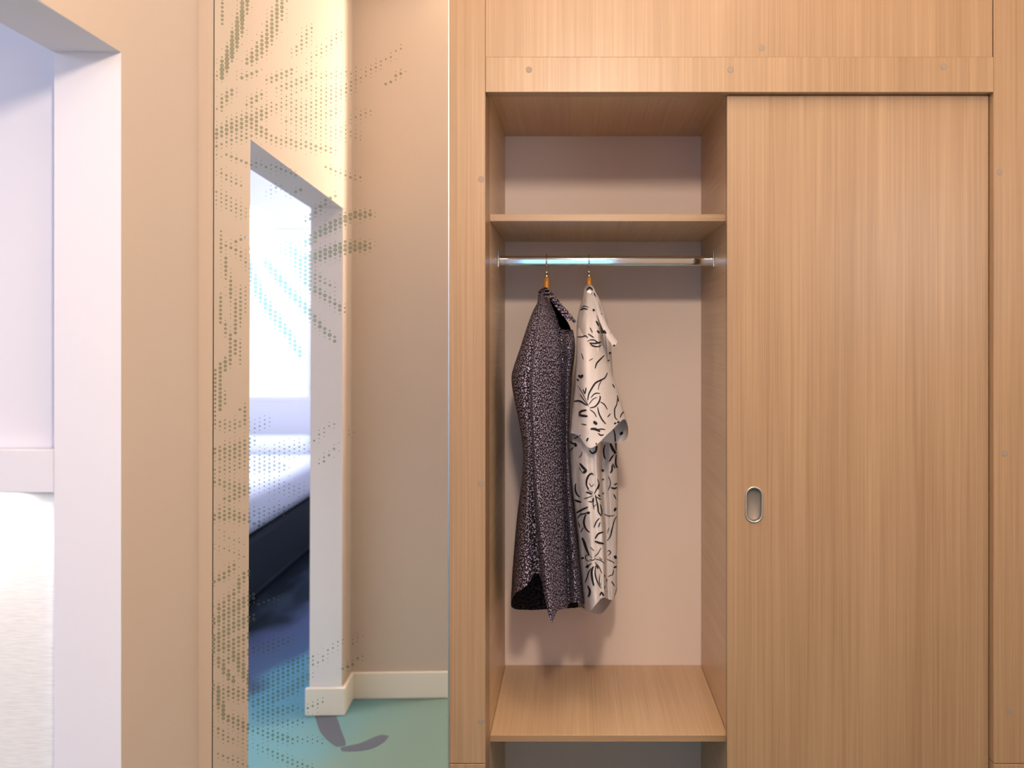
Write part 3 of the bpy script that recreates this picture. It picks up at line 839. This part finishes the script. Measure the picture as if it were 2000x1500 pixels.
# brushstroke print lying on the cloth
STROKES = [
 ([(1128,658),(1138,658),(1144,656),(1148,660)],1.9), ([(1148,652),(1154,656),(1160,660)],1.8), ([(1147,667),(1154,664),(1162,665),(1169,670),(1174,666),(1176,658)],2.0),
 ([(1151,670),(1158,671),(1168,670),(1172,667)],2.4), ([(1152,671),(1158,676),(1168,677),(1174,674)],2.2), ([(1180,694),(1172,702),(1165,710),(1162,720)],2.4),
 ([(1134,606),(1140,603),(1148,605)],2.2), ([(1136,601),(1142,598),(1150,601)],1.4), ([(1130,733),(1135,736),(1139,732)],4.5), ([(1127,740),(1131,744)],2.2),
 ([(1186,728),(1181,738),(1172,743),(1163,748),(1156,758),(1150,770),(1148,782)],2.6), ([(1145,757),(1143,769)],1.8), ([(1128,753),(1136,764),(1144,780),(1150,795)],1.0),
 ([(1121,784),(1131,783),(1138,786),(1146,792)],2.9), ([(1152,797),(1162,794),(1169,786),(1172,777),(1171,773)],2.4), ([(1154,777),(1160,770),(1166,768),(1172,769)],1.8),
 ([(1131,808),(1136,803),(1146,801)],3.4), ([(1131,810),(1138,812),(1148,813)],3.9), ([(1167,795),(1170,808),(1176,820),(1183,828)],2.2),
 ([(1206,775),(1204,790),(1200,800),(1201,815),(1206,820)],1.8), ([(1205,772),(1208,785)],1.6), ([(1219,793),(1219,802),(1213,810),(1211,816)],1.8),
 ([(1199,828),(1203,826)],2.8), ([(1205,826),(1209,823)],2.8), ([(1212,822),(1216,819)],2.6), ([(1159,823),(1166,829)],4.6), ([(1153,838),(1162,838),(1172,843)],3.8), ([(1166,839),(1174,838),(1182,839)],2.0),
 ([(1168,846),(1173,850),(1179,849)],2.2), ([(1115,838),(1118,846),(1120,855)],9.5), ([(1122,857),(1129,853),(1135,850)],1.7), ([(1114,862),(1119,866),(1126,866)],2.6), ([(1122,868),(1127,871)],4.6), ([(1114,880),(1121,873)],1.3),
 ([(1149,855),(1146,862)],2.8), ([(1151,879),(1156,885),(1163,882),(1165,872),(1164,865)],2.8), ([(1198,838),(1201,850),(1202,865),(1203,880)],2.2), ([(1192,866),(1197,878),(1203,886)],4.4),
 ([(1211,849),(1217,844)],4.4), ([(1182,868),(1179,878),(1180,890),(1183,897)],2.8), ([(1137,882),(1136,888),(1131,894)],1.2), ([(1133,905),(1140,914),(1146,919)],4.0), ([(1146,919),(1139,924)],4.4), ([(1131,912),(1138,924)],1.2),
 ([(1159,928),(1156,925),(1150,928),(1146,938),(1146,948),(1150,955)],2.9), ([(1125,944),(1124,955),(1127,965),(1133,971)],2.7), ([(1145,961),(1156,965)],2.9), ([(1149,979),(1156,980),(1158,972)],1.8),
 ([(1123,976),(1129,979),(1136,981)],3.2), ([(1126,1002),(1136,996),(1149,990)],2.9), ([(1129,1012),(1134,1005),(1142,1003),(1150,1000)],2.1), ([(1149,999),(1150,1004)],4.6),
 ([(1145,1004),(1142,1012),(1141,1022),(1145,1033),(1152,1040)],2.9), ([(1163,967),(1166,980),(1168,990),(1169,1000),(1174,1008)],2.4), ([(1168,966),(1172,970)],2.2), ([(1172,985),(1175,998),(1175,1006)],1.7),
 ([(1160,1030),(1164,1020),(1171,1012)],2.1), ([(1169,1030),(1172,1020)],1.6), ([(1162,1052),(1168,1043),(1178,1039)],2.9), ([(1161,1057),(1170,1060),(1179,1062)],3.3),
 ([(1174,916),(1179,921)],3.8), ([(1172,926),(1178,938)],3.6), ([(1178,962),(1176,973)],3.2), ([(1195,908),(1195,918),(1192,924)],2.8), ([(1203,888),(1202,905),(1205,914)],3.0), ([(1196,890),(1190,902)],2.2), ([(1200,886),(1192,898)],1.6),
 ([(1193,952),(1199,954),(1205,952)],2.9), ([(1199,947),(1205,944)],2.2), ([(1199,994),(1203,996)],6.5), ([(1180,1004),(1190,1008),(1200,1006)],1.5), ([(1204,1008),(1199,1018),(1195,1035),(1192,1048),(1185,1057)],1.9),
 ([(1137,1050),(1141,1058),(1145,1070),(1151,1084)],4.0), ([(1138,1088),(1140,1095),(1144,1103),(1150,1108)],6.5), ([(1155,1110),(1150,1118),(1147,1128),(1143,1138)],1.9), ([(1159,1106),(1156,1116),(1157,1130),(1160,1144)],3.3),
 ([(1163,1105),(1162,1120),(1166,1135),(1174,1150)],1.9), ([(1164,1104),(1168,1111)],2.2), ([(1148,1144),(1152,1152),(1152,1160),(1149,1166)],3.3), ([(1180,1122),(1182,1135),(1180,1150)],1.6), ([(1185,1130),(1184,1146)],1.4),
 ([(1171,1163),(1175,1157),(1179,1164)],2.7), ([(1183,1161),(1187,1155)],3.2), ([(1186,1078),(1190,1075),(1193,1080),(1187,1085)],1.6), ([(1200,1085),(1203,1091)],4.4), ([(1198,1109),(1204,1106)],2.7), ([(1187,1126),(1196,1122),(1198,1112)],1.6),
 ([(1174,612),(1180,622)],1.7), ([(1183,628),(1188,638)],1.7), ([(1192,650),(1198,657)],2.4), ([(1198,676),(1203,672)],2.8), ([(1146,567),(1152,562),(1158,567)],2.6), ([(1160,572),(1163,580)],1.6), ([(1180,645),(1184,652)],2.6),
 ([(1164,627),(1169,637)],2.4), ([(1166,646),(1171,651),(1177,655)],3.2), ([(1158,604),(1161,608)],3.6), ([(1152,640),(1157,650)],1.5), ([(1190,688),(1193,693)],4.2), ([(1186,706),(1190,703)],1.8),
 ([(1168,560),(1176,566)],1.4), ([(1122,1182),(1130,1186)],2.0), ([(1136,1181),(1141,1188),(1134,1191),(1146,1194)],1.5), ([(1111,1180),(1115,1188)],3.0),
 ([(1150,790),(1158,780),(1166,776)],1.4), ([(1148,792),(1140,780),(1133,770)],1.6), ([(1152,800),(1160,806),(1165,815)],1.5), ([(1143,770),(1139,760)],1.6), ([(1176,740),(1170,752),(1168,762)],1.3),
 ([(1160,965),(1166,955),(1169,945)],1.8), ([(1158,962),(1150,958),(1147,952)],1.2), ([(1162,968),(1170,974),(1177,976)],1.6), ([(1157,968),(1148,972),(1140,974)],1.4), ([(1160,972),(1158,984),(1160,995)],1.6), ([(1166,935),(1170,945),(1168,956)],1.3),
 ([(1157,1090),(1150,1084),(1144,1086),(1146,1094),(1155,1096)],1.3), ([(1160,1088),(1168,1080),(1174,1070)],1.5), ([(1163,1092),(1172,1094),(1180,1100)],1.4), ([(1161,1098),(1170,1108),(1176,1120)],1.6), ([(1156,1100),(1148,1106)],1.6),
 ([(1140,1030),(1134,1040)],1.4), ([(1172,1120),(1170,1135),(1174,1145)],1.4), ([(1130,1020),(1133,1030)],1.3), ([(1196,905),(1201,915)],2.0), ([(1189,930),(1192,945),(1188,958)],1.4), ([(1198,965),(1203,975)],1.8), ([(1190,1030),(1186,1042)],1.3), ([(1194,1135),(1200,1145)],1.6), ([(1185,1092),(1194,1096),(1200,1100)],1.4),
 ([(1136,690),(1140,702)],1.3), ([(1150,705),(1158,700)],1.2), ([(1196,750),(1200,758)],1.6), ([(1172,785),(1180,790),(1186,800)],1.6), ([(1136,828),(1146,830)],1.6), ([(1186,815),(1192,808)],1.6),
 ([(1153,1068),(1160,1076)],1.2), ([(1152,1092),(1158,1094),(1163,1090)],1.4), ([(1170,1088),(1176,1094)],1.3), ([(1165,985),(1158,990)],1.3), ([(1150,943),(1155,950),(1160,945)],1.1)]
trees = [BVHTree.FromBMesh(b) for b in (body_b, slv_b, col_b)]
eye = Vector((0, 0, EYE))
def cast(px, py):
    d = Vector(((px - 1125) / F, 1.0, (660 - py) / F)).normalized()
    best = None
    for tr in trees:
        loc, nr, idx, dist = tr.ray_cast(eye, d)
        if loc is not None and (best is None or dist < best[1]): best = (loc, dist, nr if nr.dot(d) < 0 else -nr)
    return best
bm = bmesh.new()
for pts, wd in STROKES:
    n = len(pts)
    path = []
    steps = 7
    for i in range(n - 1):
        g = lambda k: Vector((*pts[max(0, min(n - 1, k))], 0))
        for s in range(steps + (1 if i == n - 2 else 0)):
            path.append(cat(g(i - 1), g(i), g(i + 1), g(i + 2), s / steps))
    prev = None
    for i, p in enumerate(path):
        tdir = (path[min(i + 1, len(path) - 1)] - path[max(i - 1, 0)]).normalized()
        side = Vector((-tdir.y, tdir.x, 0))
        g = i / (len(path) - 1)
        hwid = wd * 0.64 * (0.30 + 0.70 * math.sin(math.pi * (0.06 + 0.88 * g)) ** 0.8)
        cur = []
        for s in (-1, 0, 1):
            h = cast(p.x + side.x * hwid * s, p.y + side.y * hwid * s)
            cur.append(None if h is None else (h[0] + h[2] * 0.0007, h[1]))
        if all(c is not None for c in cur) and max(c[1] for c in cur) - min(c[1] for c in cur) < 0.03:
            cur_v = [bm.verts.new(c[0]) for c in cur]
            if prev is not None and abs(prev[1] - cur[1][1]) < 0.02:
                bm.faces.new((prev[0][0], prev[0][1], cur_v[1], cur_v[0])); bm.faces.new((prev[0][1], prev[0][2], cur_v[2], cur_v[1]))
            prev = (cur_v, cur[1][1])
        else: prev = None
for v in list(bm.verts):
    if not v.link_faces: bm.verts.remove(v)
st = link('brushstroke_print', bm, M['ink'], wht)
tag(st, 'black brushstroke flowers printed on the cloth', kind='stuff')
for b in (body_b, slv_b, col_b): b.free()

# ------------------------------------------------------------------ hangers
def hanger(x, neck_top, label):
    root = empty('coat_hanger', (x, RY, neck_top - .05))
    tag(root, label, 'hanger', 'wooden hangers on the wardrobe rail')
    # hook over the rail
    bm = bmesh.new(); rr = 0.0165
    hk = tube(bm, [(x, RY, neck_top + .002), (x, RY, neck_top + .012), (x, RY, RZC - RH - .006)] +
               [(x, RY + rr * math.sin(math.radians(q)), RZC + RH - .0125 + rr * math.cos(math.radians(q))) for q in (150, 120, 90, 60, 30, 0, -30, -60, -90, -120)], 0.00165, 8)
    link('hook', hk, M['brass'], root, True)
    link('ferrule', tube(bmesh.new(), [(x, RY, neck_top - .001), (x, RY, neck_top + .006), (x, RY, neck_top + .013)], [.0042, .0036, .0022], 14), M['brass'], root, True)
    # wooden neck and shoulders along the depth of the wardrobe
    bm = bmesh.new()
    tube(bm, [(x, RY, neck_top), (x, RY, neck_top - .012), (x, RY, neck_top - .030), (x, RY, neck_top - .046)], [.0058, .0066, .0078, .0085], 14)
    for s in (-1, 1):
        tube(bm, [(x, RY, neck_top - .040), (x, RY + s * .02, neck_top - .052), (x, RY + s * .05, neck_top - .085), (x, RY + s * .085, neck_top - .125)], [.0085, .0085, .0075, .0055], 12)
    link('shoulder_bar', bm, M['hanger_wood'], root, True)
hanger((1067.5 - 1125) / F * RY, EYE + (660 - 543) / F * RY, 'wooden hanger with a metal hook holding the dark shirt')
hanger((1150.5 - 1125) / F * RY, EYE + (660 - 542) / F * RY, 'wooden hanger with a metal hook holding the white shirt')

# ------------------------------------------------------------------ bedroom furniture
shelf_r = empty('wall_ledge', (-2.4, 1.945, 1.10))
tag(shelf_r, 'white wall ledge with hidden strip light above the woven panel, seen through the doorway', 'ledge')
link('ledge_board', box(-3.9, XB - .001, 1.907, 1.9445, 1.097, 1.174, .002), M['white'], shelf_r)
pn = link('woven_panel', box(-3.9, XB - .001, 1.938, 1.9445, 0.02, 1.0955), M['weave'])
tag(pn, 'cream woven wall panel lit from above, seen through the doorway', 'wall panel')

bed = empty('bed', (-2.4, -1.75, 0))
tag(bed, 'bed with white bedding on a dark base, seen in the mirror', 'bed')
link('bed_base', box(-3.20, -1.58, -3.25, -0.25, 0.06, 0.36, .02), M['navy'], bed)
link('base_plinth', box(-3.15, -1.64, -3.20, -0.30, 0.001, 0.06), M['slate'], bed)
def soft(x0, x1, y0, y1, z0, z1, r):
    bm = bmesh.new(); bmesh.ops.create_cube(bm, size=1.0)
    for v in bm.verts: v.co = Vector((x0 + (v.co.x + .5) * (x1 - x0), y0 + (v.co.y + .5) * (y1 - y0), z0 + (v.co.z + .5) * (z1 - z0)))
    bmesh.ops.bevel(bm, geom=list(bm.edges), offset=r, segments=4, affect='EDGES', profile=0.5)
    return bm
link('mattress', soft(-3.18, -1.60, -3.23, -0.27, 0.361, 0.56, .05), M['bedding'], bed, True)
link('duvet', soft(-3.24, -1.54, -2.9, -0.22, 0.40, 0.64, .07), M['bedding'], bed, True)
for x in (-2.8, -2.0):
    o = link('pillow', soft(x - .34, x + .34, -3.23, -2.92, 0.565, 0.75, .08), M['bedding'], None, True)
    tag(o, 'white pillow at the head of the bed, %s one in the mirror' % ('farther' if x < -2.5 else 'nearer'), 'pillow', 'white bed pillows')
